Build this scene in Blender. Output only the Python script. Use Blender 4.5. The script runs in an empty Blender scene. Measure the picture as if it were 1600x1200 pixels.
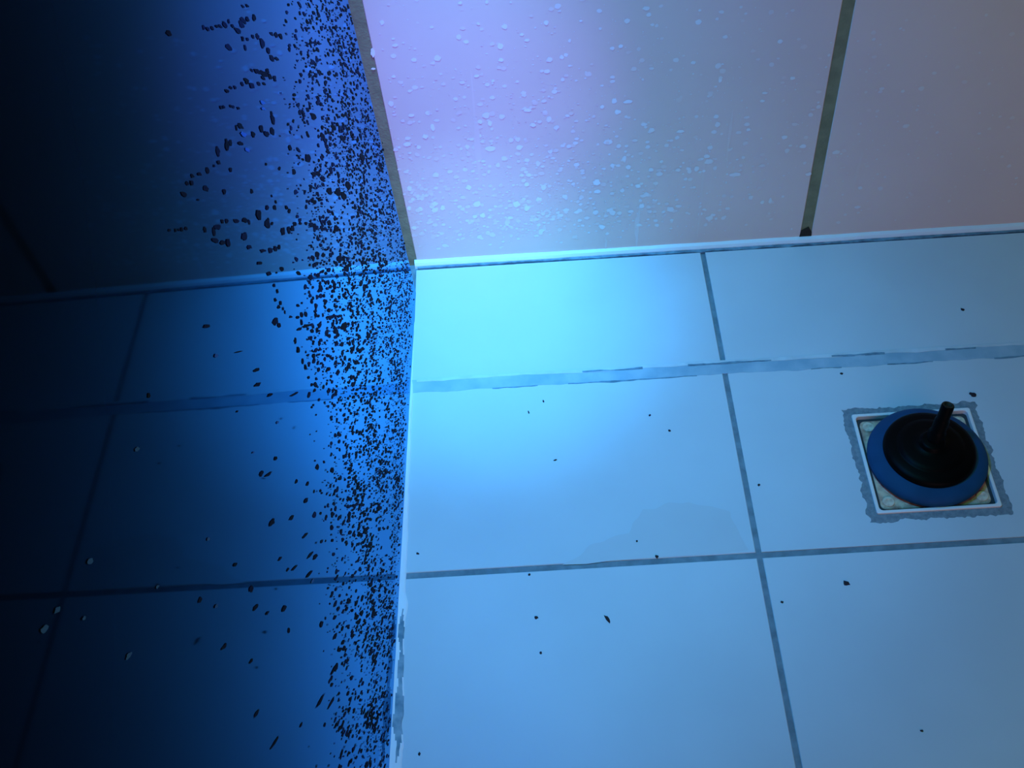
import bpy, bmesh, math, random
from mathutils import Vector, Matrix, noise

random.seed(7)
C = bpy.context.scene.collection
SC = bpy.context.scene

# ------------------------------------------------------------------ camera
YAW, PITCH, ROLL = -0.01824, -0.892865, -0.074823
cam = bpy.data.cameras.new('camera')
cam.sensor_fit = 'HORIZONTAL'
cam.sensor_width = 36.0
cam.lens = 1984.65 * 36.0 / 1600.0
cam.clip_start = 0.01
cam_o = bpy.data.objects.new('camera', cam)
C.objects.link(cam_o)
fw = Vector((math.sin(YAW) * math.cos(PITCH), math.cos(YAW) * math.cos(PITCH), math.sin(PITCH)))
rt = Vector((math.cos(YAW), -math.sin(YAW), 0))
up = rt.cross(fw)
r2 = math.cos(ROLL) * rt + math.sin(ROLL) * up
u2 = -math.sin(ROLL) * rt + math.cos(ROLL) * up
M = Matrix((r2, u2, -fw)).transposed().to_4x4()
M.translation = (0.14536, -1.28172, 1.30756)
cam_o.matrix_world = M
SC.camera = cam_o

# ------------------------------------------------------------------ light
world = bpy.data.worlds.new('world')
SC.world = world
world.use_nodes = True
world.node_tree.nodes['Background'].inputs[0].default_value = (0.62, 0.72, 0.78, 1)
world.node_tree.nodes['Background'].inputs[1].default_value = 0.01
SC.view_settings.view_transform = 'Standard'
SC.view_settings.look = 'None'
SC.view_settings.exposure = 0.0
SC.view_settings.gamma = 1.0
SC.view_settings.use_curve_mapping = False


def aim(o, target):
    d = Vector(target) - o.location
    o.rotation_euler = d.to_track_quat('-Z', 'Y').to_euler()


def spot(name, loc, target, col, power, cone, blend=1.0, size=0.03):
    l = bpy.data.lights.new(name, 'SPOT')
    l.color = col
    l.energy = power
    l.spot_size = math.radians(cone)
    l.spot_blend = blend
    l.shadow_soft_size = size
    o = bpy.data.objects.new(name, l)
    o.location = loc
    C.objects.link(o)
    aim(o, target)
    return o


def area(name, loc, target, col, power, size):
    l = bpy.data.lights.new(name, 'AREA')
    l.color = col
    l.energy = power
    l.shape = 'DISK'
    l.size = size
    o = bpy.data.objects.new(name, l)
    o.location = loc
    C.objects.link(o)
    aim(o, target)
    return o


spot('cyan_corner_spotlight', (0.10, -0.24, 1.35), (0.08, -0.10, 0), (0.06, 0.46, 1.0), 82, 29)
spot('blue_corner_spotlight', (0.12, -0.35, 1.20), (0.13, -0.24, 0), (0.20, 0.664, 1.0), 20, 60)
spot('blue_flood_lamp', (0.10, -0.45, 1.00), (0.12, -0.35, 0), (0.0, 0.17, 1.0), 20.5, 130)
spot('violet_wall_spotlight', (0.45, -1.75, 1.00), (0.02, 0, 0.27), (0.44, 0.0, 1.0), 60, 19)
spot('blue_wall_spotlight', (0.22, -1.60, 1.00), (0.07, 0, 0.03), (0.20, 0.62, 1.0), 50, 13)
area('green_overhead_fill', (0.05, -0.75, 2.2), (0.25, -0.6, 0), (0.12, 1.0, 0.40), 6.3, 0.3)  # unseen green fill, added to balance the colour mix
area('warm_front_fill', (0.9, -2.6, 1.2), (0.6, 0, 0.3), (1.0, 0.60, 0.66), 9.8, 1.6)  # unseen warm fill, added to light the wall more than the floor

# ------------------------------------------------------------------ materials


def mat(name, col, rough=0.5, spec=0.5, bump=0.0, bscale=80.0, vary=0.0, vscale=6.0, col2=None, metallic=0.0):
    m = bpy.data.materials.new(name)
    m.use_nodes = True
    nt = m.node_tree
    b = nt.nodes['Principled BSDF']
    b.inputs['Roughness'].default_value = rough
    b.inputs['Specular IOR Level'].default_value = spec
    b.inputs['Metallic'].default_value = metallic
    tc = nt.nodes.new('ShaderNodeTexCoord')
    if vary > 0 or col2:
        n = nt.nodes.new('ShaderNodeTexNoise')
        n.inputs['Scale'].default_value = vscale
        n.inputs['Detail'].default_value = 5
        nt.links.new(tc.outputs['Object'], n.inputs['Vector'])
        r = nt.nodes.new('ShaderNodeValToRGB')
        r.color_ramp.elements[0].position = 0.35
        r.color_ramp.elements[1].position = 0.65
        c2 = col2 if col2 else tuple(c * (1 - vary) for c in col)
        r.color_ramp.elements[0].color = (*c2, 1)
        r.color_ramp.elements[1].color = (*col, 1)
        nt.links.new(n.outputs['Fac'], r.inputs['Fac'])
        nt.links.new(r.outputs['Color'], b.inputs['Base Color'])
    else:
        b.inputs['Base Color'].default_value = (*col, 1)
    if bump > 0:
        n2 = nt.nodes.new('ShaderNodeTexNoise')
        n2.inputs['Scale'].default_value = bscale
        n2.inputs['Detail'].default_value = 4
        nt.links.new(tc.outputs['Object'], n2.inputs['Vector'])
        bp = nt.nodes.new('ShaderNodeBump')
        bp.inputs['Strength'].default_value = bump
        bp.inputs['Distance'].default_value = 0.002
        nt.links.new(n2.outputs['Fac'], bp.inputs['Height'])
        nt.links.new(bp.outputs['Normal'], b.inputs['Normal'])
    return m


M_tile = mat('floor_tile', (0.60, 0.70, 0.76), 0.42, 0.35, 0.05, 25, 0.05, 7)
M_damp = mat('floor_tile_damp_stain', (0.585, 0.655, 0.70), 0.36, 0.4, 0.05, 25, 0.05, 7)
M_grout = mat('floor_grout', (0.22, 0.31, 0.36), 0.9, 0.2, 0.5, 300, 0.3, 60)
M_wall = mat('wall_tile_beige', (0.84, 0.68, 0.60), 0.38, 0.35, 0.03, 30, 0.05, 5)
M_wgrout = mat('wall_grout_brown', (0.27, 0.28, 0.16), 0.9, 0.2, 0.4, 300, 0.25, 40)
M_wgrout_dark = mat('wall_grout_stained', (0.045, 0.035, 0.025), 0.9, 0.2, 0.4, 300, 0.3, 90)
M_bead = mat('white_sealant', (0.80, 0.93, 0.97), 0.45, 0.4, 0.2, 60)
M_mortar = mat('pale_mortar', (0.40, 0.56, 0.66), 0.85, 0.2, 0.3, 200, 0, 30, (0.28, 0.45, 0.56))
M_mortar_lt = mat('smeared_mortar', (0.60, 0.72, 0.78), 0.8, 0.2, 0.3, 200, 0.15, 40)
M_jointdark = mat('dirty_joint', (0.20, 0.36, 0.46), 0.9, 0.2, 0.4, 300, 0.4, 90)
M_dirt = mat('sealant_mould', (0.34, 0.50, 0.58), 0.7, 0.2, 0.3, 200, 0, 60, (0.12, 0.26, 0.34))
M_drainmortar = mat('drain_mortar', (0.27, 0.34, 0.38), 0.95, 0.1, 0.8, 500, 0, 160, (0.19, 0.25, 0.29))
M_frame = mat('white_plastic', (0.85, 0.85, 0.84), 0.4, 0.4)
M_pit = mat('drain_well', (0.05, 0.055, 0.06), 0.8, 0.2, 0.3, 200)
M_grate = mat('grimy_ivory_plastic', (0.74, 0.60, 0.42), 0.55, 0.3, 0.4, 220, 0, 110, (0.40, 0.20, 0.15))
M_cap = mat('ivory_screw_cap', (0.82, 0.72, 0.55), 0.5, 0.3, 0.3, 200, 0, 170, (0.62, 0.48, 0.36))
M_rim = mat('blue_rubber', (0.008, 0.07, 0.17), 0.6, 0.15, 0.15, 60, 0.2, 30)
M_black = mat('black_rubber', (0.002, 0.002, 0.002), 0.45, 0.06, 0.1, 60)
M_brown = mat('worn_brown_end', (0.035, 0.026, 0.012), 0.6, 0.3, 0.3, 400, 0.5, 200)
M_crumb = mat('dark_grit', (0.03, 0.025, 0.03), 0.8, 0.2)
M_back = mat('panel_edge', (0.02, 0.025, 0.03), 0.4, 0.4)


def panel_glass():
    m = bpy.data.materials.new('glossy_dark_blue_panel')
    m.use_nodes = True
    nt = m.node_tree
    nt.nodes.remove(nt.nodes['Principled BSDF'])
    out = nt.nodes['Material Output']
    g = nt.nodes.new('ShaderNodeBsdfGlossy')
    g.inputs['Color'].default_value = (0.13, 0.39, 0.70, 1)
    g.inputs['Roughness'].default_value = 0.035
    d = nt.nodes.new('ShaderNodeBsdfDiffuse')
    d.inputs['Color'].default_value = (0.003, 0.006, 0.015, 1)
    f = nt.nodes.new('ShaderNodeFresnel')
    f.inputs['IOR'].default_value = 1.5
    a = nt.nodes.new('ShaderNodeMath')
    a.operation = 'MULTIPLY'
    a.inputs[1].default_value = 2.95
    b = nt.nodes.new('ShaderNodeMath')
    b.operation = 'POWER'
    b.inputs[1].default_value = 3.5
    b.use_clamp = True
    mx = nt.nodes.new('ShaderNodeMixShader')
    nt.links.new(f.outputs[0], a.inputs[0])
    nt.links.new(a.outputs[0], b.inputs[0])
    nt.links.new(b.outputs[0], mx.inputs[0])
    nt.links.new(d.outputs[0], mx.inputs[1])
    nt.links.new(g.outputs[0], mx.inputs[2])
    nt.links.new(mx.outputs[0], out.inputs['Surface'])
    return m


def spot_mat(name, base, col, rough):
    """dried splash marks: 'wear' attribute mixes from the thin film's colour to the full deposit"""
    m = bpy.data.materials.new(name)
    m.use_nodes = True
    nt = m.node_tree
    b = nt.nodes['Principled BSDF']
    b.inputs['Roughness'].default_value = rough
    b.inputs['Specular IOR Level'].default_value = 0.15
    at = nt.nodes.new('ShaderNodeAttribute')
    at.attribute_name = 'wear'
    mx = nt.nodes.new('ShaderNodeMix')
    mx.data_type = 'RGBA'
    mx.inputs[6].default_value = (*base, 1)
    mx.inputs[7].default_value = (*col, 1)
    nt.links.new(at.outputs['Fac'], mx.inputs[0])
    nt.links.new(mx.outputs[2], b.inputs['Base Color'])
    return m


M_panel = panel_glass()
M_mark = spot_mat('unlit_splash_mark', (0.008, 0.02, 0.09), (0.001, 0.001, 0.004), 0.9)  # splashes block the reflection and get little light, so shade is painted black
M_palemark = mat('pale_drop_mark', (0.035, 0.13, 0.28), 0.7, 0.2)
M_lime = spot_mat('limescale', (0.84, 0.68, 0.60), (0.84, 0.93, 0.92), 0.55)

# ------------------------------------------------------------------ helpers


def prop(o, label=None, cat=None, group=None, kind=None):
    if label: o['label'] = label
    if cat: o['category'] = cat
    if group: o['group'] = group
    if kind: o['kind'] = kind
    return o


def link(name, bm, mats, parent=None, smooth=False):
    me = bpy.data.meshes.new(name)
    bm.to_mesh(me)
    bm.free()
    for m in (mats if isinstance(mats, (list, tuple)) else [mats]):
        me.materials.append(m)
    if smooth:
        for p in me.polygons: p.use_smooth = True
    o = bpy.data.objects.new(name, me)
    C.objects.link(o)
    if parent: o.parent = parent
    return o


def prism(bm, pts, z0, z1, mi=0, f3=None):
    """vertical prism under a polygon (x, y); f3 maps (x, y, z) to a place"""
    f3 = f3 or (lambda x, y, z: (x, y, z))
    lo = [bm.verts.new(f3(x, y, z0)) for x, y in pts]
    hi = [bm.verts.new(f3(x, y, z1)) for x, y in pts]
    n = len(pts)
    fs = [bm.faces.new(hi)]
    for i in range(n):
        fs.append(bm.faces.new((lo[i], lo[(i + 1) % n], hi[(i + 1) % n], hi[i])))
    for f in fs: f.material_index = mi
    return fs


def slab(bm, pts, z0, z1, ch, mi=0, f3=None):
    """tile: prism with a small chamfer round its top; pts counter-clockwise convex"""
    f3 = f3 or (lambda x, y, z: (x, y, z))
    n = len(pts)
    cx = sum(p[0] for p in pts) / n
    cy = sum(p[1] for p in pts) / n
    ins = []
    for x, y in pts:
        ins.append((x - math.copysign(ch, x - cx), y - math.copysign(ch, y - cy)))
    a = [bm.verts.new(f3(x, y, z0)) for x, y in pts]
    b = [bm.verts.new(f3(x, y, z1 - ch)) for x, y in pts]
    c = [bm.verts.new(f3(x, y, z1)) for x, y in ins]
    fs = [bm.faces.new(c)]
    for i in range(n):
        j = (i + 1) % n
        fs.append(bm.faces.new((a[i], a[j], b[j], b[i])))
        fs.append(bm.faces.new((b[i], b[j], c[j], c[i])))
    for f in fs: f.material_index = mi


def fix(bm):
    bmesh.ops.recalc_face_normals(bm, faces=bm.faces)


def jag(t, seed, amp, fr):
    return amp * noise.noise(Vector((t * fr, seed * 3.7, 0.5))) + 0.5 * amp * noise.noise(Vector((t * fr * 3.1, seed * 5.1, 2.5)))


def band(bm, a0, a1, lo, hi, step=0.004, mi=0, f3=None):
    """ribbon along t between curves lo(t), hi(t), each returning (u, z)"""
    n = max(2, int(abs(a1 - a0) / step))
    pv = None
    for i in range(n + 1):
        t = a0 + (a1 - a0) * i / n
        (ul, zl), (uh, zh) = lo(t), hi(t)
        v = [bm.verts.new(f3(t, ul, zl - 0.003)), bm.verts.new(f3(t, ul, zl)), bm.verts.new(f3(t, uh, zh)), bm.verts.new(f3(t, uh, zh - 0.003))]
        if pv:
            for k in range(3):
                f = bm.faces.new((pv[k], pv[k + 1], v[k + 1], v[k]))
                f.material_index = mi
        pv = v

# ------------------------------------------------------------------ dimensions
JA = -0.2238          # wide joint, along x
JB = -0.5104          # thin joint, along x
JC = -0.8120
JX = 0.4072           # joint along y
GX = 0.60             # tile width
MY, MT = -0.033744, 0.052206
NP = Vector((math.cos(MY) * math.cos(MT), math.sin(MY) * math.cos(MT), math.sin(MT)))   # panel normal


def panel_x(y, z):
    return -(NP.y * y + NP.z * z) / NP.x


def left_edge(y):
    return -0.002 + 0.0185 * y



# ------------------------------------------------------------------ floor
DX, DY, DS = 0.5560, -0.3144, 0.150      # drain frame, its far left corner and side
DCX, DCY = DX + DS / 2, DY - DS / 2


def ragged_square(half, amp, seed, n=56):
    out = []
    for k in range(4):
        a = [(-1, 1), (-1, -1), (1, -1), (1, 1)][k]
        b = [(-1, -1), (1, -1), (1, 1), (-1, 1)][k]
        for i in range(n):
            t = i / n
            x = a[0] + (b[0] - a[0]) * t
            y = a[1] + (b[1] - a[1]) * t
            w = half + (jag(t * 2 + k * 9, seed, amp, 9) if 0 < i < n else 0)
            if k == 0: x, y = -w, y * half
            elif k == 1: x, y = x * half, -w
            elif k == 2: x, y = w, y * half
            else: x, y = x * half, w
            out.append((DCX + x, DCY + y))
    return out


hole = ragged_square(DS / 2 + 0.0105, 0.0034, 3)

bm = bmesh.new()
ZF = 0.0
ZS = 0.003          # the strip row by the wall sits a touch proud
ZB = -0.0012        # grout level
# grout base with an opening for the drain
o1 = [(-0.06, 0.02), (-0.06, -2.0), (2.2, -2.0), (2.2, 0.02)]
q = DS / 2 - 0.004
i1 = [(DCX - q, DCY + q), (DCX - q, DCY - q), (DCX + q, DCY - q), (DCX + q, DCY + q)]
ov = [bm.verts.new((x, y, ZB)) for x, y in o1]
iv = [bm.verts.new((x, y, ZB)) for x, y in i1]
for k in range(4):
    f = bm.faces.new((ov[k], ov[(k + 1) % 4], iv[(k + 1) % 4], iv[k]))
    f.material_index = 1
g = 0.0034
xs = [(None, JX - g), (JX + g, JX + GX - g), (JX + GX + g, JX + 2 * GX - g), (JX + 2 * GX + g, 2.2)]
rows = [(JA + 0.0085, -0.012, ZS), (JB + 0.004, JA - 0.0085, ZF), (JC + 0.004, JB - 0.004, ZF), (JC - 0.30, JC - 0.004, ZF), (JC - 0.61, JC - 0.308, ZF), (-2.0, JC - 0.618, ZF)]
for ri, (y0, y1, zt) in enumerate(rows):
    for ci, (x0, x1) in enumerate(xs):
        if ci == 0:
            pts = [(left_edge(y0), y0), (x1, y0), (x1, y1), (left_edge(y1), y1)]
        else:
            pts = [(x0, y0), (x1, y0), (x1, y1), (x0, y1)]
        if ri == 1 and ci == 1:
            continue
        slab(bm, pts, ZB - 0.002, zt, 0.0007)
# the tile cut round the drain
x0, x1 = xs[1]
y0, y1, zt = rows[1]
outer = [(x0, y1), (x0, y0), (x1, y0), (x1, y1)]
ho = [bm.verts.new((x, y, zt)) for x, y in hole]
hl = [bm.verts.new((x, y, zt - 0.004)) for x, y in hole]
oo = [bm.verts.new((x, y, zt)) for x, y in outer]
ol = [bm.verts.new((x, y, zt - 0.004)) for x, y in outer]
nh = len(ho)
eds = [bm.edges.new((ho[i], ho[(i + 1) % nh])) for i in range(nh)] + [bm.edges.new((oo[i], oo[(i + 1) % 4])) for i in range(4)]
bmesh.ops.triangle_fill(bm, edges=eds, use_beauty=True, use_dissolve=False)
for k in range(4):
    bm.faces.new((oo[k], oo[(k + 1) % 4], ol[(k + 1) % 4], ol[k]))
for i in range(nh):
    bm.faces.new((ho[i], ho[(i + 1) % nh], hl[(i + 1) % nh], hl[i]))
fix(bm)
# faint dried water marks with ragged outlines
def stain(pts, z=0.00012, mi=2, seed=1):
    out = []
    n = len(pts)
    for i in range(n):
        a, b = Vector(pts[i]), Vector(pts[(i + 1) % n])
        for k in range(8):
            p = a.lerp(b, k / 8)
            nn = Vector((b.y - a.y, a.x - b.x)).normalized()
            p = p + nn * (0.004 * noise.noise(Vector((p.x * 60, p.y * 60, seed))))
            out.append((p.x, p.y, z))
    f = bm.faces.new([bm.verts.new(v) for v in out])
    f.material_index = mi
    if f.normal.z < 0: f.normal_flip()
    f.normal_update()
    if f.normal.z < 0: f.normal_flip()
stain([(0.3098, -0.4310), (0.3332, -0.4308), (0.3814, -0.4482), (0.3960, -0.5032), (0.1756, -0.5092), (0.2159, -0.4802), (0.2553, -0.4685), (0.2777, -0.4390)], seed=1)
floor = link('floor', bm, [M_tile, M_grout, M_damp])
prop(floor, 'pale square floor tiles with grey grout lines, cut round the drain', 'floor', kind='structure')

# wide mortar joint between the strip row and the floor
ident = lambda t, u, z: (t, u, z)
bm = bmesh.new()
band(bm, -0.006, 1.9, lambda t: (JA - 0.0105 - jag(t, 1, 0.0022, 26), 0.0003), lambda t: (JA + 0.0088 + jag(t, 2, 0.0012, 30), 0.0032), 0.004, 0, ident)
# thin raised lighter smear along the strip edge and a dark broken line under it
band(bm, 0.0, 1.9, lambda t: (JA + 0.0062 + jag(t, 3, 0.002, 18) - 0.004 * max(0, noise.noise(Vector((t * 7, 4, 1)))), 0.0031), lambda t: (JA + 0.0102 + jag(t, 4, 0.001, 30), 0.0038), 0.004, 1, ident)
for (a, b_) in ((0.22, 0.30), (0.27, 0.285), (0.36, 0.47), (0.55, 0.62), (0.70, 0.74), (0.83, 1.2), (1.3, 1.9)):
    band(bm, a, b_, lambda t: (JA + 0.0050 + jag(t, 5, 0.0012, 26), 0.0033), lambda t: (JA + 0.0068 + jag(t, 6, 0.002, 40), 0.0037), 0.004, 2, ident)
for (a, b_) in ((0.10, 0.16), (0.20, 0.37), (0.52, 0.56), (0.62, 0.68), (0.76, 0.95)):
    band(bm, a, b_, lambda t: (JA - 0.0114 - jag(t, 1, 0.0022, 26), 0.0004), lambda t: (JA - 0.0102 - jag(t, 8, 0.001, 60), 0.0008), 0.004, 2, ident)
o = link('trim_3', bm, [M_mortar, M_mortar_lt, M_jointdark])
prop(o, 'wide pale smeared mortar joint across the floor in front of the tile strip', 'mortar joint', kind='structure')

# ------------------------------------------------------------------ back wall
wallf = lambda x, z, h: (x, -h, z)         # x, height, outwards
bm = bmesh.new()
H = 2.4
prism(bm, [(-0.35, -0.01), (2.2, -0.01), (2.2, H), (-0.35, H)], -0.05, 0.0015 - 0.003, 1, wallf)
VX = 0.5548
TW = 0.60
edge = lambda z: -0.0005 - 0.0415 * z
ztops = [(0.004, 1.19), (1.2, H)]
for z0, z1 in ztops:
    cols = [(None, VX - 0.0078), (VX + 0.0078, VX + TW), (VX + TW + 0.008, VX + 2 * TW), (VX + 2 * TW + 0.008, 2.2)]
    for ci, (a, b_) in enumerate(cols):
        if ci == 0:
            pts = [(edge(z0), z0), (b_, z0), (b_, z1), (edge(z1), z1)]
        else:
            pts = [(a, z0), (b_, z0), (b_, z1), (a, z1)]
        slab(bm, pts, -0.003, 0.0, 0.0009, 0, wallf)
fix(bm)
# stained foot of the brown joint
f = prism(bm, [(VX - 0.010, 0.004), (VX + 0.0085, 0.004), (VX + 0.0076, 0.018), (VX + 0.002, 0.028), (VX - 0.0076, 0.021)], -0.003, 0.0005, 3, wallf)

wear = bm.loops.layers.float_color.new('wear')


def wob(i, n, seed, k=0.22):
    a = 2 * math.pi * i / n
    return 1 + k * noise.noise(Vector((math.cos(a) * 1.3, math.sin(a) * 1.3, seed * 7.77))) + 0.5 * k * noise.noise(Vector((math.cos(a) * 3, math.sin(a) * 3, seed * 3.1)))


def blot(place, u, v, a, b, w, mi, h=0.00025, n=12, ang=0.0, seed=None, tear=0.0, k=0.45):
    seed = random.random() * 50 if seed is None else seed
    h += random.random() * 0.00025
    ca, sa = math.cos(ang), math.sin(ang)
    vs = []
    for i in range(n):
        t = 2 * math.pi * i / n
        r = wob(i, n, seed, k)
        x = a / 2 * math.cos(t) * r
        y = b / 2 * math.sin(t) * r
        if tear and y > 0:
            x *= 1 - tear * min(1, y / (b / 2))
            y *= 1 + 0.5 * tear
        vs.append(bm.verts.new(place(u + x * ca - y * sa, v + x * sa + y * ca, h)))
    f = bm.faces.new(vs)
    f.material_index = mi
    for l in f.loops: l[wear] = (w, w, w, 1)


wp = lambda u, v, h: (u, -h, v)
LIME = [float(v) for v in """0.0947 0.4316 0.0056 0.005 0.1261 0.4305 0.0043 0.0055 0.1539 0.428 0.003 0.0035 0.0006 0.4115 0.0057 0.0072 0.0108 0.3879 0.0044 0.0037 0.0124 0.3785 
0.0076 0.0053 -0.0159 0.37 0.0054 0.0134 0.0613 0.3559 0.0099 0.0092 0.032 0.3541 0.0022 0.0027 -0.0185 0.3465 0.0059 0.0033 0.0047 0.3328 0.0055 
0.0044 0.0894 0.3845 0.0066 0.0079 0.1383 0.3675 0.008 0.0096 0.1708 0.3736 0.0071 0.0047 0.165 0.3822 0.0053 0.0047 0.1948 0.3969 0.0057 0.0077 0.236 
0.3964 0.0044 0.0031 0.2593 0.3837 0.004 0.0042 0.2223 0.3691 0.004 0.0058 0.2914 0.3922 0.0075 0.0062 0.2844 0.3564 0.0058 0.0064 0.2743 0.3539 
0.0058 0.0064 0.1383 0.3473 0.0068 0.006 0.1068 0.3257 0.0068 0.005 0.1264 0.3169 0.0041 0.005 0.194 0.3259 0.0082 0.0066 0.1639 0.2949 0.0074 0.0063 
0.1143 0.2633 0.0103 0.01 0.1348 0.2599 0.008 0.0089 0.1675 0.2676 0.0112 0.007 0.1062 0.2541 0.0066 0.0077 0.1189 0.2507 0.0061 0.0102 0.1737 0.2433 
0.0081 0.0072 0.1945 0.2506 0.0061 0.0113 0.2037 0.2366 0.0071 0.0078 -0.0038 0.2917 0.0074 0.0098 0.02 0.2714 0.008 0.0059 0.0451 0.2494 0.0057 
0.0126 0.0342 0.2357 0.0081 0.0079 0.0096 0.2244 0.0086 0.008 0.0867 0.2138 0.0063 0.0081 0.1164 0.208 0.0145 0.0093 0.1342 0.1902 0.0087 0.0095 
0.1251 0.1791 0.0064 0.0089 0.1531 0.2208 0.0072 0.0086 0.1549 0.2074 0.0092 0.0087 0.1949 0.1969 0.0068 0.0075 0.2194 0.2043 0.0068 0.0075 0.2705 
0.2067 0.013 0.0087 0.2848 0.1993 0.0068 0.0081 0.2779 0.2738 0.0075 0.0099 0.2824 0.2558 0.0085 0.0083 0.2625 0.2654 0.0056 0.007 0.2954 0.271 0.0126 
0.0064 0.2928 0.1765 0.0063 0.0127 0.2771 0.1663 0.0069 0.0077 0.2981 0.1613 0.0079 0.009 0.2559 0.1379 0.0109 0.0112 0.257 0.1212 0.0105 0.008 0.1637 
0.1846 0.0078 0.007 0.1783 0.1776 0.0064 0.0109 0.1647 0.1587 0.0079 0.0078 0.1618 0.1425 0.007 0.0086 0.185 0.1345 0.008 0.0106 0.0415 0.1689 0.0093 
0.0091 0.0834 0.143 0.008 0.0093 0.0041 0.1477 0.0065 0.0106 0.0925 0.1126 0.0116 0.0116 0.0355 0.1174 0.0086 0.0081 0.0344 0.1059 0.0106 0.0096 
0.0452 0.1084 0.0066 0.0089 0.0145 0.1093 0.0066 0.0096 0.0722 0.1044 0.0071 0.0069 0.088 0.0892 0.0066 0.0076 0.099 0.09 0.0081 0.0097 0.1098 0.0995 
0.0051 0.0062 0.1469 0.1073 0.0096 0.0129 0.1604 0.0986 0.0086 0.0103 0.1773 0.1133 0.008 0.0102 0.2126 0.1164 0.0075 0.0074 0.2147 0.0906 0.0091 
0.0069 -0.0003 0.1123 0.0055 0.0089 0.2784 0.08 0.0087 0.0097 0.2554 0.083 0.0082 0.009 0.1368 0.0826 0.0077 0.0077 0.313 0.408 0.0096 0.0065 0.2914 
0.3921 0.0066 0.0078 0.3747 0.325 0.0068 0.0064 0.4111 0.32 0.0037 0.0026 0.4101 0.296 0.0053 0.0085 0.4789 0.3486 0.0073 0.0074 0.5011 0.2916 0.0069 
0.0059 0.4686 0.2712 0.0076 0.0047 0.4666 0.2588 0.0076 0.0047 0.3273 0.2228 0.0089 0.0085 0.3649 0.2173 0.0111 0.0057 0.4096 0.2383 0.0066 0.0069 
0.4123 0.2248 0.0072 0.0105 0.3537 0.2031 0.0056 0.005 0.3291 0.1543 0.0069 0.0075 0.3403 0.1458 0.0103 0.0083 0.3653 0.1509 0.008 0.0068 0.3809 0.147 
0.0063 0.0083 0.3907 0.1511 0.0069 0.009 0.4056 0.1623 0.0108 0.0104 0.4429 0.1362 0.0167 0.0084 0.4535 0.213 0.0061 0.0064 0.5024 0.1965 0.0078 
0.0079 0.5293 0.1787 0.0096 0.0073 0.3122 0.127 0.0081 0.0077 0.3201 0.1077 0.0076 0.0071 0.3186 0.0891 0.0082 0.0088 0.3585 0.0797 0.0106 0.0104 
0.4142 0.0583 0.0119 0.009 0.3409 0.0506 0.0066 0.0074 0.2784 0.0805 0.0083 0.0113 0.2554 0.0824 0.0083 0.0096 0.2642 0.0543 0.0078 0.0099 0.5751 
0.1647 0.0108 0.0074 0.543 0.129 0.0081 0.0076 0.6179 0.098 0.007 0.0062 0.6204 0.0616 0.0089 0.0056 0.4688 0.0924 0.007 0.0095 0.4961 0.0841 0.0047 
0.0111 0.4855 0.0818 0.0059 0.008 """.split()]
for i in range(0, len(LIME), 4):
    u, v, a, b = LIME[i:i + 4]
    blot(wp, u, v, a * 0.92, b * 0.92, random.uniform(0.65, 1.0) * (1 if u < 0.32 else 0.9), 2, h=0.0004, n=16, k=0.32)
# small marks: thick low on the wall near the corner, thinning upwards and to the right
n = 0
while n < 3300:
    u = random.uniform(-0.01, 0.95)
    v = random.uniform(0.025, 0.62)
    if u < edge(v) + 0.002 or abs(u - VX) < 0.012: continue
    d = math.exp(-((u - 0.14) / 0.22) ** 2) * math.exp(-((v - 0.085) / 0.085) ** 2) + 0.30 * math.exp(-((u - 0.20) / 0.30) ** 2) * math.exp(-((v - 0.22) / 0.16) ** 2) + 0.06 * math.exp(-(v / 0.4) ** 2)
    c = 0.75 + 0.5 * noise.noise(Vector((u * 14, v * 14, 3)))
    if v < 0.045: d *= 0.35
    if random.random() > d * c: continue
    n += 1
    s = 0.0011 + 0.0056 * random.random() ** 3.4
    w = random.uniform(0.12, 0.75) * (0.8 if u > 0.45 else 1.1)
    blot(wp, u, v, s * random.uniform(1.0, 1.35), s * random.uniform(0.9, 1.3), w, 2, n=9, ang=random.uniform(-0.3, 0.3), k=0.3)
for (u, v0, v1, wd, w) in ((0.314, 0.012, 0.085, 0.006, 0.33), (0.270, 0.008, 0.032, 0.003, 0.3), (0.43, 0.16, 0.24, 0.004, 0.10), (0.56 + 0.05, 0.09, 0.17, 0.004, 0.07), (0.40, 0.05, 0.16, 0.003, 0.08), (0.10, 0.13, 0.30, 0.006, 0.07)):
    blot(wp, u, (v0 + v1) / 2, wd, v1 - v0, w, 2, h=0.0002, n=24, k=0.9)
o = link('wall_back', bm, [M_wall, M_wgrout, M_lime, M_wgrout_dark])
prop(o, 'beige wall tiles spattered with white limescale drops above the floor', 'wall', kind='structure')

# white sealant bead along the foot of the back wall and the dirty line in front of it
bm = bmesh.new()
bd = lambda t, u, z: (t, u, z)
n = 420
pv = None
for i in range(n + 1):
    t = -0.004 + 2.2 * i / n
    wd = 0.0062 + jag(t, 11, 0.0008, 12)
    tp = 0.0080 + jag(t, 12, 0.0006, 15)
    v = [bm.verts.new((t, 0.0005, tp + 0.003)), bm.verts.new((t, -0.0018, tp + 0.0022)), bm.verts.new((t, -wd * 0.7, 0.0055 + 0.003)), bm.verts.new((t, -wd, 0.0046)), bm.verts.new((t, -wd - 0.0003, -0.001))]
    if pv:
        for k in range(4):
            f = bm.faces.new((pv[k], v[k], v[k + 1], pv[k + 1]))
            f.material_index = 0
    pv = v
band(bm, 0.0, 0.62, lambda t: (-0.0078 - (0.0022 + jag(t, 14, 0.0022, 40)) * (0.4 + min(1, t * 2)), 0.0031), lambda t: (-0.0058, 0.0034), 0.003, 1, bd)
band(bm, 0.62, 2.1, lambda t: (-0.0100 - jag(t, 14, 0.0020, 40), 0.0031), lambda t: (-0.0058, 0.0034), 0.003, 1, bd)
fix(bm)
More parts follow.
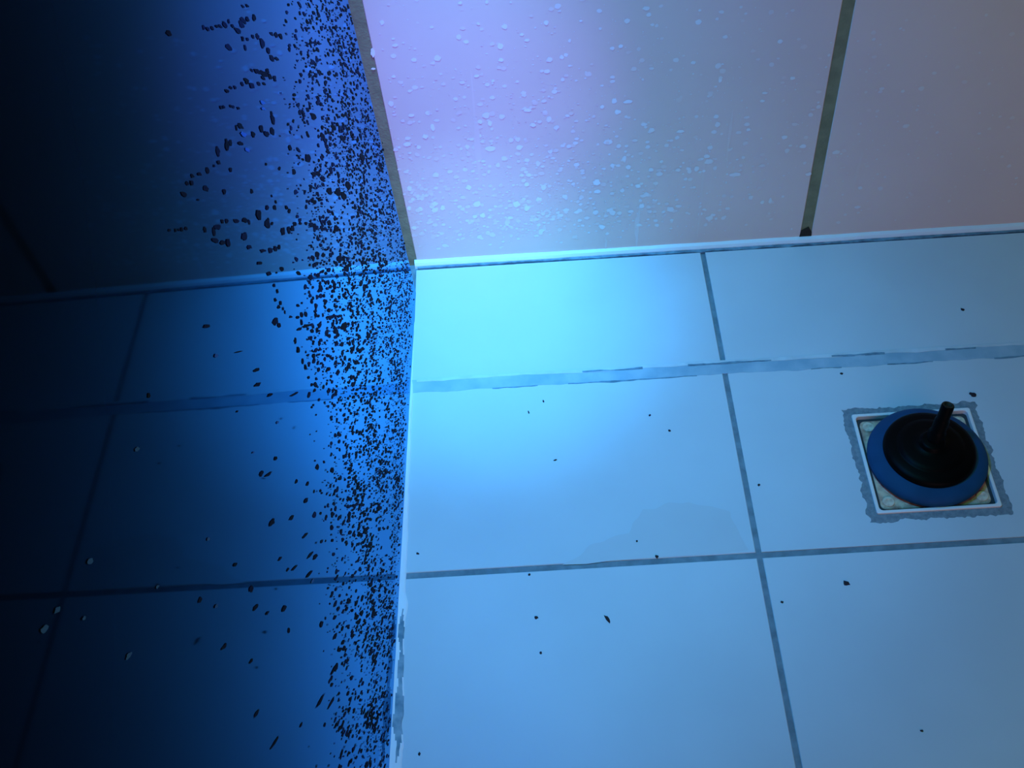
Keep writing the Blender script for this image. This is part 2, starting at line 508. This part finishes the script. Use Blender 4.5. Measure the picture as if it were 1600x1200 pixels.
o = link('trim_2', bm, [M_bead, M_jointdark], smooth=False)
prop(o, 'white sealant bead along the foot of the beige wall tiles', 'sealant bead', kind='structure')

# ------------------------------------------------------------------ glossy left wall
bm = bmesh.new()
Y0, Y1, Z0, Z1 = -0.0567, -2.0, 0.0, 2.35
e = NP * 0.010


def pp(y, z, h):
    return Vector((panel_x(y, z), y, z)) + NP * h


cor = [(Y0, Z0), (Y1, Z0), (Y1, Z1), (Y0, Z1)]
fr = [bm.verts.new(pp(y, z, 0)) for y, z in cor]
bk = [bm.verts.new(pp(y, z, -0.010)) for y, z in cor]
f = bm.faces.new(fr)
f.material_index = 0
for k in range(4):
    f = bm.faces.new((fr[k], fr[(k + 1) % 4], bk[(k + 1) % 4], bk[k]))
    f.material_index = 1
f = bm.faces.new(bk)
f.material_index = 1
fix(bm)
wear = bm.loops.layers.float_color.new('wear')
S = math.sqrt(0.5)
pd = lambda u, v, h: pp(u, v, h)
DARK = [float(v) for v in """-0.6066 0.8377 0.0094 0.0035 -0.5409 0.7948 0.0056 0.003 -0.5343 0.7889 0.0086 0.0026 -0.5249 0.7827 0.0088 0.0022 -0.5144 0.7768 0.0075 0.0022 
-0.5064 0.771 0.0092 0.0022 -0.4959 0.7646 0.0126 0.0036 -0.4847 0.7599 0.0048 0.0037 -0.4797 0.7519 0.0082 0.0023 -0.4713 0.7419 0.0152 0.0042 
-0.4574 0.7377 0.0156 0.0047 -0.4499 0.7357 0.0175 0.0043 -0.4395 0.7295 0.009 0.0034 -0.4408 0.742 0.0088 0.0019 -0.4291 0.7344 0.009 0.0024 -0.4211 
0.717 0.0093 0.0059 -0.4655 0.7301 0.007 0.0038 -0.4547 0.7223 0.0071 0.0024 -0.4384 0.7127 0.0092 0.0029 -0.4269 0.7044 0.0095 0.004 -0.4191 0.6919 
0.0137 0.0081 -0.4093 0.6777 0.0101 0.0056 -0.3865 0.6775 0.0104 0.0031 -0.3747 0.6676 0.0107 0.0042 -0.3619 0.6576 0.0132 0.0043 -0.5035 0.7507 0.016 
0.0041 -0.4661 0.7224 0.0071 0.0043 -0.405 0.6669 0.0166 0.0042 -0.3929 0.6571 0.0128 0.0026 -0.4416 0.6794 0.0273 0.005 -0.4547 0.6914 0.0151 0.004 
-0.4283 0.6711 0.012 0.0051 -0.4452 0.6778 0.0117 0.003 -0.4678 0.7027 0.0091 0.0024 -0.459 0.6953 0.0093 0.003 -0.415 0.6537 0.0105 0.0047 -0.4882 
0.7082 0.0141 0.0038 -0.4796 0.6972 0.0145 0.0039 -0.5003 0.7153 0.0069 0.0028 -0.461 0.6845 0.0114 0.003 -0.4481 0.6744 0.0117 0.0025 -0.5185 0.7261 
0.0082 0.0028 -0.528 0.7336 0.008 0.0023 -0.5382 0.7387 0.0094 0.0027 -0.4256 0.6639 0.0122 0.0051 -0.5612 0.7423 0.0061 0.0022 -0.5557 0.7384 0.0062 
0.0022 -0.5411 0.7272 0.0064 0.0023 -0.5363 0.7227 0.0065 0.0023 -0.5264 0.7134 0.0067 0.0023 -0.4539 0.6425 0.0123 0.0083 -0.452 0.6476 0.0061 0.0041 
-0.4813 0.6509 0.0157 0.005 -0.4649 0.6396 0.0122 0.0062 -0.4897 0.6632 0.0114 0.006 -0.5134 0.6774 0.0109 0.0044 -0.5353 0.7039 0.0152 0.0037 -0.5442 
0.7101 0.0049 0.0046 -0.5754 0.7205 0.0093 0.0081 -0.5666 0.7147 0.0095 0.0041 -0.5477 0.6979 0.0118 0.0037 -0.5964 0.7328 0.0089 0.0061 -0.6028 0.728 
0.0074 0.0031 -0.6129 0.734 0.0043 0.0017 -0.6271 0.7422 0.0084 0.0038 -0.6428 0.7534 0.0067 0.0025 -0.655 0.7628 0.0065 0.0025 -0.6603 0.7615 0.0064 
0.0033 -0.6674 0.7675 0.0063 0.0024 -0.6786 0.7685 0.0099 0.0032 -0.6606 0.7472 0.0053 0.0017 -0.6406 0.7384 0.0125 0.0038 -0.5851 0.7057 0.0063 
0.0036 -0.6116 0.7092 0.0061 0.004 -0.5584 0.66 0.0071 0.0034 -0.3882 0.5443 0.023 0.0069 -0.4308 0.5925 0.0114 0.0054 -0.3129 0.4864 0.0149 0.0044 
-0.2418 0.4421 0.0302 0.0059 -0.3183 0.5105 0.02 0.0055 -0.3286 0.5426 0.0271 0.0059 -0.2672 0.4771 0.025 0.0057 -0.175 0.3571 0.0354 0.0072 -0.7193 
0.777 0.0046 0.0023 -0.7109 0.7687 0.0035 0.0023 -0.7063 0.7647 0.0036 0.0016 -0.7019 0.7604 0.0049 0.0024 -0.6958 0.7555 0.005 0.0028 -0.6683 0.7274 
0.0068 0.0038 -0.6472 0.7091 0.0146 0.0035 -0.6553 0.7128 0.0072 0.0052 -0.6349 0.7026 0.006 0.0026 -0.6267 0.6953 0.0077 0.0031 -0.6094 0.6786 0.013 
0.0032 -0.5932 0.6635 0.0119 0.0037 -0.5858 0.6544 0.007 0.0043 -0.561 0.6378 0.0148 0.0078 -0.5493 0.6176 0.0174 0.007 -0.6061 0.6592 0.0152 0.0065 
-0.6389 0.686 0.0108 0.0054 -0.6487 0.6958 0.0119 0.0031 -0.6589 0.7079 0.0129 0.0034 -0.5199 0.6062 0.0102 0.0041 -0.5371 0.6232 0.0097 0.004 -0.5189 
0.5785 0.015 0.0063 -0.5032 0.5653 0.0111 0.0064 -0.4924 0.5562 0.0137 0.0049 -0.4836 0.553 0.0162 0.0033 -0.4677 0.5382 0.0096 0.0022 -0.4516 0.5226 
0.01 0.0034 -0.438 0.5077 0.0207 0.0052 -0.3589 0.4911 0.0199 0.0061 -0.3835 0.5198 0.0187 0.0041 -0.3689 0.5067 0.022 0.0048 -0.3466 0.464 0.0179 
0.0075 -0.3194 0.438 0.0381 0.0077 -0.2991 0.4138 0.0333 0.0066 -0.4072 0.5073 0.0213 0.0041 -0.27 0.4014 0.0312 0.0074 -0.5782 0.6162 0.0169 0.003 
-0.5628 0.6012 0.0118 0.0045 -0.5505 0.5902 0.0122 0.0046 -0.5403 0.5821 0.0083 0.0036 -0.6036 0.646 0.0121 0.0033 -0.595 0.62 0.0147 0.0029 -0.5834 
0.5958 0.0136 0.0035 -0.3792 0.4024 0.0286 0.0064 -0.3635 0.373 0.0201 0.0066 -0.446 0.4778 0.0188 0.0053 -0.379 0.4511 0.0178 0.0031 -0.3592 0.4257 
0.025 0.0064 -0.4672 0.4718 0.008 0.0029 -0.4687 0.4658 0.0081 0.0018 -0.4684 0.455 0.0191 0.0059 -0.4656 0.4423 0.0084 0.0036 -0.4653 0.434 0.0113 
0.0036 -0.4642 0.4202 0.0115 0.0037 -0.4652 0.4112 0.0088 0.0024 -0.4649 0.4025 0.0118 0.0025 -0.4626 0.3886 0.0151 0.0075 -0.461 0.3801 0.0123 0.0038 
-0.4579 0.3629 0.0189 0.0044 -0.464 0.3574 0.0095 0.0051 -0.4617 0.3457 0.0097 0.0051 -0.4566 0.3284 0.0166 0.0071 -0.4606 0.3139 0.0135 0.0052 -0.461 
0.3038 0.0205 0.0053 -0.4544 0.2859 0.0141 0.0027 -0.4389 0.4446 0.0114 0.003 -0.4395 0.4329 0.0087 0.0043 -0.4379 0.4249 0.0117 0.0037 -0.4342 0.4146 
0.0119 0.0031 -0.4219 0.4104 0.0121 0.0044 -0.4193 0.3901 0.0125 0.0032 -0.4348 0.4024 0.0122 0.0031 -0.439 0.3977 0.0152 0.0031 -0.4342 0.3782 0.0157 
0.0032 -0.4319 0.3602 0.0291 0.0077 -0.4337 0.3563 0.013 0.0026 -0.4195 0.3713 0.0096 0.0039 -0.4031 0.3743 0.0097 0.0052 -0.4044 0.3927 0.0063 0.0064 
-0.4016 0.3812 0.0064 0.0051 -0.4012 0.3291 0.0104 0.006 -0.4337 0.3435 0.0099 0.0039 -0.4325 0.3341 0.0134 0.0039 -0.4307 0.3249 0.0136 0.0026 -0.428 
0.2989 0.0177 0.004 -0.417 0.3199 0.0104 0.0047 -0.3267 0.3106 0.0188 0.0069 -0.3196 0.2948 0.0154 0.007 -0.3085 0.2723 0.02 0.005 -0.3002 0.2558 
0.0164 0.0036 -0.5789 0.571 0.0061 0.0036 -0.5814 0.5804 0.006 0.003 -0.5809 0.5595 0.0062 0.0041 -0.5799 0.5514 0.0042 0.0031 -0.5787 0.5454 0.0043 
0.0031 -0.5788 0.5093 0.009 0.0054 -0.5788 0.4976 0.0092 0.0049 -0.578 0.4813 0.0071 0.0055 -0.5768 0.4721 0.0072 0.005 -0.5779 0.4593 0.0074 0.0028 
-0.5763 0.4474 0.0075 0.0028 -0.5536 0.5108 0.0115 0.0022 -0.5487 0.4986 0.0071 0.0055 -0.5586 0.5016 0.0187 0.0022 -0.5389 0.4832 0.0294 0.0022 
-0.5232 0.4644 0.0077 0.0046 -0.6077 0.5664 0.0139 0.0051 -0.6009 0.5548 0.0102 0.0046 -0.5694 0.5294 0.011 0.0021 -0.547 0.4519 0.0102 0.0046 -0.5606 
0.4691 0.0098 0.0022 -0.5342 0.4256 0.0108 0.0023 -0.7068 0.5195 0.0078 0.003 -0.7396 0.5471 0.0107 0.0038 -0.7291 0.531 0.0186 0.002 -0.686 0.4582 
0.0088 0.0032 -0.6672 0.4266 0.0095 0.0033 -0.6828 0.4248 0.0141 0.0033 -0.7224 0.4601 0.0148 0.0031 -0.7563 0.5069 0.015 0.0044 -0.5715 0.1994 0.0255 
0.0047 -0.6347 0.2983 0.012 0.0055 -0.5988 0.2723 0.016 0.0057 -0.64 0.3365 0.0112 0.0054 -0.7108 0.4153 0.0185 0.0022 -0.7169 0.3937 0.0215 0.0028 
-0.7102 0.3793 0.0148 0.0033 -0.7662 0.4538 0.0082 0.002 -0.7538 0.4355 0.0214 0.0016 -0.734 0.3913 0.0236 0.0022 -0.8285 0.5341 0.0098 0.0046 -0.8884 
0.627 0.0075 0.0036 -0.8348 0.5189 0.0134 0.0028 -0.7978 0.4501 0.0119 0.004 -0.8243 0.4911 0.009 0.0019 -0.7517 0.3371 0.0127 0.0045 -0.6332 0.1355 
0.019 0.0062 -0.8071 0.4315 0.0061 0.0041 -0.8732 0.5129 0.0081 0.0023 -0.7674 0.2809 0.0438 0.0029 -0.7608 0.2725 0.0139 0.0053 -0.813 0.3172 0.0346 
0.0033 -0.7977 0.2797 0.032 0.0029 -0.9003 0.4864 0.0132 0.0028 -0.8989 0.4344 0.022 0.0024 -0.8571 0.3689 0.0086 0.0021 -0.8072 0.2545 0.0165 0.0023 
-0.8323 0.5739 0.0075 0.0022 -0.7701 0.4768 0.0098 0.002 -0.8916 0.5713 0.0126 0.0026 -0.7254 0.6956 0.0149 0.0025 -0.6769 0.5912 0.0159 0.0024 
-0.6849 0.5837 0.0159 0.0024 -0.6238 0.4943 0.031 0.0016 -0.6699 0.5523 0.0153 0.002 -0.83 0.756 0.0051 0.0025 -0.7348 0.6162 0.0047 0.0013 -0.6054 
0.5654 0.014 0.0051 -0.6942 0.6325 0.0192 0.0009 """.split()]
PALE = [float(v) for v in """-0.7299 0.671 0.0085 0.0026 -0.8676 0.7564 0.0067 0.0025 -0.9518 0.7799 0.007 0.0029 -0.8468 0.6301 0.0066 0.0021 -0.9696 0.714 0.0081 0.0027 -1.0034 
0.8081 0.0071 0.0035 -0.9898 0.8009 0.0061 0.0027 -0.7338 0.3793 0.012 0.0028 -0.9792 0.773 0.0045 0.0019 -0.6772 0.5267 0.0079 0.002 -0.7379 0.5716 
0.0051 0.0014 -0.4661 0.6701 0.0155 0.003 -0.4695 0.6665 0.0116 0.0025 -0.1515 0.4866 0.027 0.0033 -0.9177 0.6944 0.0051 0.0018 -0.8769 0.5978 0.0068 
0.0021 -0.5375 0.6829 0.014 0.0029 -0.5345 0.6953 0.0154 0.0038 """.split()]
A45 = math.radians(135)
for i in range(0, len(DARK), 4):
    u, v, a, b = DARK[i:i + 4]
    blot(pd, u, v, min(a, 0.030), b, random.uniform(0.8, 1.0), 2, h=0.0003, ang=A45, k=0.55)
for i in range(0, len(PALE), 4):
    u, v, a, b = PALE[i:i + 4]
    blot(pd, u, v, a, b, 1, 3, h=0.0004, ang=A45)


def splash(u, v, s, w=None):
    a = s * random.uniform(2.2, 3.6) * (1.25 if v < 0.3 else 0.95)
    blot(pd, u, v, a, s, random.uniform(0.35, 1.0) if w is None else w, 2, n=7, ang=A45 + random.uniform(-0.16, 0.16), k=0.6)


n = 0
while n < 8800:
    v = random.uniform(0.012, 0.80)
    u = random.uniform(-0.060, -1.20)
    near = -u
    top = 0.22 + 0.34 * math.exp(-(near / 0.60) ** 5)      # splashes reach higher near the corner
    d = 1.0 if v < top else math.exp(-((v - top) / 0.07) ** 2)
    if near > 0.55: d *= math.exp(-((near - 0.50) / 0.34) ** 2)
    if v < 0.03: d *= 0.4
    d *= 0.42 + 0.58 * math.exp(-(v / 0.14) ** 2)
    c = 0.9 + 1.3 * noise.noise(Vector((u * 16, v * 16, 8)))
    if random.random() > d * max(0.10, c): continue
    n += 1
    s = (0.0009 + 0.0027 * random.random() ** 3.0) * (0.9 + min(0.5, v))
    splash(u, v, s)
# runs: drops caught one above the other
for k in range(60):
    u = random.uniform(-0.08, -0.75)
    v = random.uniform(0.12, 0.30) + 0.28 * math.exp(-(u / 0.4) ** 2)
    m = random.randint(4, 9)
    for j in range(m):
        splash(u + random.uniform(-0.002, 0.002), v - j * random.uniform(0.010, 0.016), random.uniform(0.0016, 0.0036), 1.0)
        if v - j * 0.016 < 0.05: break
# larger single drops high up near the corner
for k in range(420):
    u = random.uniform(-0.06, -0.60)
    v = random.uniform(0.28, 0.66)
    if random.random() > 1.25 - 0.9 * (-u / 0.6) - max(0, v - 0.5) * 2: continue
    splash(u, v, random.uniform(0.0018, 0.0042), 1.0)
# clusters
for k in range(110):
    u = random.uniform(-0.06, -0.95)
    v = random.uniform(0.05, 0.24) + 0.34 * math.exp(-(u / 0.45) ** 2) * random.random()
    for j in range(random.randint(4, 10)):
        splash(u + random.gauss(0, 0.010), v + random.gauss(0, 0.010), random.uniform(0.0014, 0.0038), 1.0)
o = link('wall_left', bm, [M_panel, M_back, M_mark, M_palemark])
prop(o, 'dark glossy blue side wall panel speckled with dried splashes painted black for lack of light and mirroring the floor', 'wall panel', kind='structure')

# sealant along the foot of the panel
bm = bmesh.new()
n = 760
pv = None
for i in range(n + 1):
    y = -0.058 - 1.9 * i / n
    xp = panel_x(y, 0)
    xt = left_edge(y) + 0.001 + jag(y, 21, 0.0010, 20)
    if -0.572 < y < -0.530: xt += 0.0030 * math.sin((y + 0.572) / 0.042 * math.pi) ** 2
    if y < -0.60: xt += 0.0028 * min(1, (-0.60 - y) / 0.12) * (1 + jag(y, 23, 0.9, 40))
    hh = 0.0046 + 0.0012 * noise.noise(Vector((y * 40, 1, 1)))
    v = []
    for k in range(9):
        t = k / 8
        z = hh * (1 - t) ** 0.7 + 0.0003 + 0.0004 * noise.noise(Vector((y * 90, t * 3, 4)))
        v.append(bm.verts.new((xp - 0.001 + (xt - xp + 0.001) * t, y, z)))
    v.append(bm.verts.new((xt + 0.0002, y, -0.002)))
    if pv:
        for k in range(9):
            f = bm.faces.new((pv[k], pv[k + 1], v[k + 1], v[k]))
            mid = 4.6 + 1.6 * noise.noise(Vector((y * 22, 3.3, 1)))
            wdt = 2.6 + 2.4 * noise.noise(Vector((y * 45, 7.7, 2)))
            fade = min(1, (-0.555 - y) / 0.03, (y + 0.745) / 0.05)
            f.material_index = 1 if (fade > 0 and abs(k - mid) < wdt * fade) else 0
    pv = v
fix(bm)
o = link('trim_1', bm, [M_bead, M_dirt])
prop(o, 'pale sealant bead with a mouldy streak along the foot of the dark glossy panel', 'sealant bead', kind='structure')

# ------------------------------------------------------------------ drain
drain = bpy.data.objects.new('floor_drain', None)
drain.location = (DCX, DCY, 0)
C.objects.link(drain)
prop(drain, 'square white framed floor drain with grimy ivory grate under the rubber plunger', 'drain')


def rsq(h, r, n=6):
    pts = []
    for k, (sx, sy) in enumerate(((1, 1), (-1, 1), (-1, -1), (1, -1))):
        for i in range(n + 1):
            t = math.pi / 2 * (k + i / n)
            pts.append((sx * (h - r) + r * math.cos(t), sy * (h - r) + r * math.sin(t)))
    return pts


def ring(bm, p0, z0, p1, z1, mi=0):
    a = [bm.verts.new((x, y, z0)) for x, y in p0]
    b = [bm.verts.new((x, y, z1)) for x, y in p1]
    n = len(a)
    for i in range(n):
        f = bm.faces.new((a[i], a[(i + 1) % n], b[(i + 1) % n], b[i]))
        f.material_index = mi


h = DS / 2
bm = bmesh.new()
# mortar bed, ragged outside
loc = [(x - DCX, y - DCY) for x, y in ragged_square(h + 0.0111, 0.0032, 3)]
inn = []
m4 = len(loc) // 4
for k in range(4):
    a = [(-1, 1), (-1, -1), (1, -1), (1, 1)][k]
    b_ = [(-1, -1), (1, -1), (1, 1), (-1, 1)][k]
    for i in range(m4):
        t = i / m4
        inn.append(((a[0] + (b_[0] - a[0]) * t) * (h - 0.001), (a[1] + (b_[1] - a[1]) * t) * (h - 0.001)))
ring(bm, loc, -0.0015, loc, -0.0003)
ring(bm, loc, -0.0003, inn, 0.0002)
fix(bm)
o = link('mortar_bed', bm, M_drainmortar, drain)
o['label'] = 'rough grey mortar with ragged edge round the drain'
# raised frame
bm = bmesh.new()
ring(bm, rsq(h, 0.003), -0.001, rsq(h, 0.003), 0.0022)
ring(bm, rsq(h, 0.003), 0.0022, rsq(h - 0.0006, 0.003), 0.0028)
ring(bm, rsq(h - 0.0006, 0.003), 0.0028, rsq(h - 0.0036, 0.005), 0.0028)
ring(bm, rsq(h - 0.0036, 0.005), 0.0028, rsq(h - 0.0042, 0.005), 0.0022)
ring(bm, rsq(h - 0.0042, 0.005), 0.0022, rsq(h - 0.0044, 0.005), -0.012)
fix(bm)
link('drain_frame', bm, M_frame, drain)
# dark rebate round the grate
bm = bmesh.new()
ring(bm, rsq(h - 0.0040, 0.005), -0.004, rsq(h - 0.0150, 0.006), -0.004)
link('drain_well', bm, M_pit, drain)
# grate plate with arcs of slots
bm = bmesh.new()
po, pi_ = rsq(h - 0.0085, 0.007), rsq(h - 0.0095, 0.007)
ring(bm, po, -0.006, po, -0.0030)
ring(bm, po, -0.0030, pi_, -0.0022)
top = [bm.verts.new((x, y, -0.0022)) for x, y in pi_]
bm.faces.new(top)
fix(bm)
for sx in (-1, 1):
    for sy in (-1, 1):
        base = math.atan2(sy, sx)
        for rr in (0.0775,):
            for da in (-0.20, 0.20):
                t = base + da
                if max(abs(rr * math.cos(t)), abs(rr * math.sin(t))) > h - 0.012: continue
                pts = [(rr * math.cos(t) + 0.0035 * math.cos(q_) * 0.6, rr * math.sin(t) + 0.0035 * math.sin(q_)) for q_ in [2 * math.pi * i / 12 for i in range(12)]]
                f = bm.faces.new([bm.verts.new((x, y, -0.0020)) for x, y in pts])
                f.material_index = 1
link('grate', bm, [M_grate, M_pit], drain)
bmc = bmesh.new()
prof = [(0.0072, 0), (0.0072, 0.0012), (0.0062, 0.0018), (0.0030, 0.0020), (0.0028, 0.0014), (0.0, 0.0014)]
N = 24
rows_ = [[bmc.verts.new((r_ * math.cos(2 * math.pi * i / N), r_ * math.sin(2 * math.pi * i / N), z)) for i in range(N)] for r_, z in prof[:-1]]
for a, b_ in zip(rows_, rows_[1:]):
    for i in range(N): bmc.faces.new((a[i], a[(i + 1) % N], b_[(i + 1) % N], b_[i]))
bmc.faces.new(rows_[-1])
cap0 = link('screw_cap', bmc, M_cap, drain)
cp = h - 0.0185
cap0.location = (-cp, cp, -0.0022)
for sx, sy in ((1, 1), (-1, -1), (1, -1)):
    c = cap0.copy()
    C.objects.link(c)
    c.parent = drain
    c.location = (sx * cp, sy * cp, -0.0022)

# ------------------------------------------------------------------ plunger
pl = bpy.data.objects.new('rubber_plunger', None)
pl.location = (0.6335, -0.3885, -0.0005)
C.objects.link(pl)
prop(pl, 'short black rubber plunger with blue rim and stub handle standing on the floor drain', 'plunger')


def lathe(prof, N=72, tilt=None):
    bm = bmesh.new()
    rows = []
    for r_, z in prof:
        if r_ < 1e-6:
            rows.append([bm.verts.new((0, 0, z))])
        else:
            rows.append([bm.verts.new((r_ * math.cos(2 * math.pi * i / N), r_ * math.sin(2 * math.pi * i / N), z)) for i in range(N)])
    for a, b_ in zip(rows, rows[1:]):
        for i in range(N):
            j = (i + 1) % N
            if len(a) == 1 and len(b_) == 1: continue
            if len(b_) == 1: bm.faces.new((a[i], a[j], b_[0]))
            elif len(a) == 1: bm.faces.new((a[0], b_[j], b_[i]))
            else: bm.faces.new((a[i], a[j], b_[j], b_[i]))
    fix(bm)
    return bm


o = link('rubber_rim', lathe([(0.060, 0.0), (0.070, 0.0), (0.0722, 0.003), (0.0728, 0.007), (0.0722, 0.010), (0.0695, 0.0125), (0.0655, 0.0150), (0.061, 0.0170), (0.0570, 0.0185), (0.0545, 0.0195), (0.052, 0.0195)]), M_rim, pl, True)
o['label'] = 'dark blue rubber rim'
o = link('rubber_cup', lathe([(0.0550, 0.0180), (0.0560, 0.0205), (0.0555, 0.0235), (0.0530, 0.0262), (0.0480, 0.0282), (0.0420, 0.0296), (0.0400, 0.0300), (0.0390, 0.0312), (0.0330, 0.0330), (0.0240, 0.0348), (0.0170, 0.0360), (0.0158, 0.0372), (0.0150, 0.0400), (0.0120, 0.0418), (0.0, 0.0424)]), M_black, pl, True)
o['label'] = 'black rubber dome with a step ring'
# tilted stub handle
hb = bmesh.new()
prof = [(0.0098, -0.002), (0.0098, 0.012), (0.0088, 0.0145), (0.0082, 0.016), (0.0082, 0.030), (0.0074, 0.0325), (0.0070, 0.034), (0.0070, 0.052), (0.0064, 0.0535)]
hb.free()
hb = lathe(prof + [(0.0048, 0.0537), (0.0044, 0.0510), (0.0, 0.0508)], 40)
for f in hb.faces:
    if f.calc_center_median().z > 0.0505 and max(v.co.xy.length for v in f.verts) < 0.0066: f.material_index = 1
hd = link('handle', hb, [M_black, M_brown], pl, True)
hd.scale = (1.1, 1.1, 1.0)
hd.location = (0.003, 0.002, 0.038)
hd.rotation_euler = Vector((0.17, 0.26, 0.92)).to_track_quat('Z', 'Y').to_euler()

# ------------------------------------------------------------------ grit on the floor
CR = [
    (0.7403, -0.1497, 0.0049, 0.0040, -0.30, 'dark grit flake on the tile strip, right end, beyond the wide mortar joint'),
    (0.7168, -0.2929, 0.0081, 0.0060, -0.35, 'largest dark flake, on the tile just beyond the far right corner of the drain'),
    (0.5012, -0.5552, 0.0081, 0.0050, -0.50, 'dark flake alone on the large tile in front of the drain'),
    (0.2215, -0.5825, 0.0041, 0.0100, 0.50, 'black elongated flake left of centre on the near tile between panel and long joint'),
    (0.1403, -0.5756, 0.0041, 0.0040, -0.30, 'small dark flake on the near left tile, beside the black elongated one'),
    (0.1458, -0.2775, 0.0020, 0.0050, 0.10, 'thin dark flake standing out on the brightest tile below the wide mortar joint'),
    (0.1659, -0.2611, 0.0024, 0.0040, 0.30, 'tiny dark flake touching the near side of the wide mortar joint by the bright glow'),
    (0.2867, -0.5045, 0.0041, 0.0040, 0.60, 'dark flake lying right above the thin joint, left of the joint crossing'),
    (0.1430, -0.6202, 0.0024, 0.0040, 0.00, 'tiny dark flake below the elongated one on the near left tile'),
    (0.4231, -0.5743, 0.0033, 0.0030, 0.00, 'small grey flake just right of the long joint below the joint crossing'),
    (0.5436, -0.7373, 0.0041, 0.0030, -0.40, 'faint flake near the bottom right corner of the floor'),
    (0.3011, -0.2945, 0.0033, 0.0030, 0.00, 'dark flake on the middle left tile, left of the long joint, upper of two'),
    (0.3235, -0.3209, 0.0033, 0.0030, 0.20, 'dark flake on the middle left tile, left of the long joint, lower of two'),
    (0.1759, -0.3561, 0.0049, 0.0020, 0.30, 'thin streak of grit in the middle of the middle left tile'),
    (0.5580, -0.2454, 0.0041, 0.0030, -0.20, 'small dark flake below the wide mortar joint, above left of the drain'),
    (0.4230, -0.4118, 0.0033, 0.0030, 0.00, 'tiny flake right of the long joint, level with the drain'),
    (0.1349, -0.5186, 0.0033, 0.0030, 0.00, 'tiny dark flake just below the thin joint on the near left tile'),
    (0.2655, -0.4818, 0.0024, 0.0030, 0.00, 'tiny dark flake above the thin joint, left neighbour of the one lying at the joint'),
    (0.0031, -0.4807, 0.0033, 0.0030, 0.00, 'tiny dark flake beside the panel sealant above the thin joint'),
    (0.0061, -0.7308, 0.0024, 0.0050, 0.10, 'dark flake near the bottom edge beside the mouldy panel sealant'),
]
for i, (x, y, a, b_, ang, lab) in enumerate(CR):
    bm = bmesh.new()
    N = 10
    hh = min(a, b_) * 0.35
    zs = [(0.0, 1.0), (hh * 0.6, 0.95), (hh, 0.5)]
    rws = []
    for z, sc in zs:
        rws.append([bm.verts.new((a / 2 * sc * math.cos(2 * math.pi * k / N) * wob(k, N, i + 1.5, 0.6), b_ / 2 * sc * math.sin(2 * math.pi * k / N) * wob(k, N, i + 1.5, 0.6), z)) for k in range(N)])
    for r0, r1 in zip(rws, rws[1:]):
        for k in range(N): bm.faces.new((r0[k], r0[(k + 1) % N], r1[(k + 1) % N], r1[k]))
    bm.faces.new(rws[-1])
    bm.faces.new(list(reversed(rws[0])))
    o = link('grit_flake', bm, M_crumb)
    o.location = (x, y, (ZS if y > JA else ZF) + 0.0001)
    o.rotation_euler.z = ang
    prop(o, lab, 'grit', 'dark grit flakes on the floor tiles')
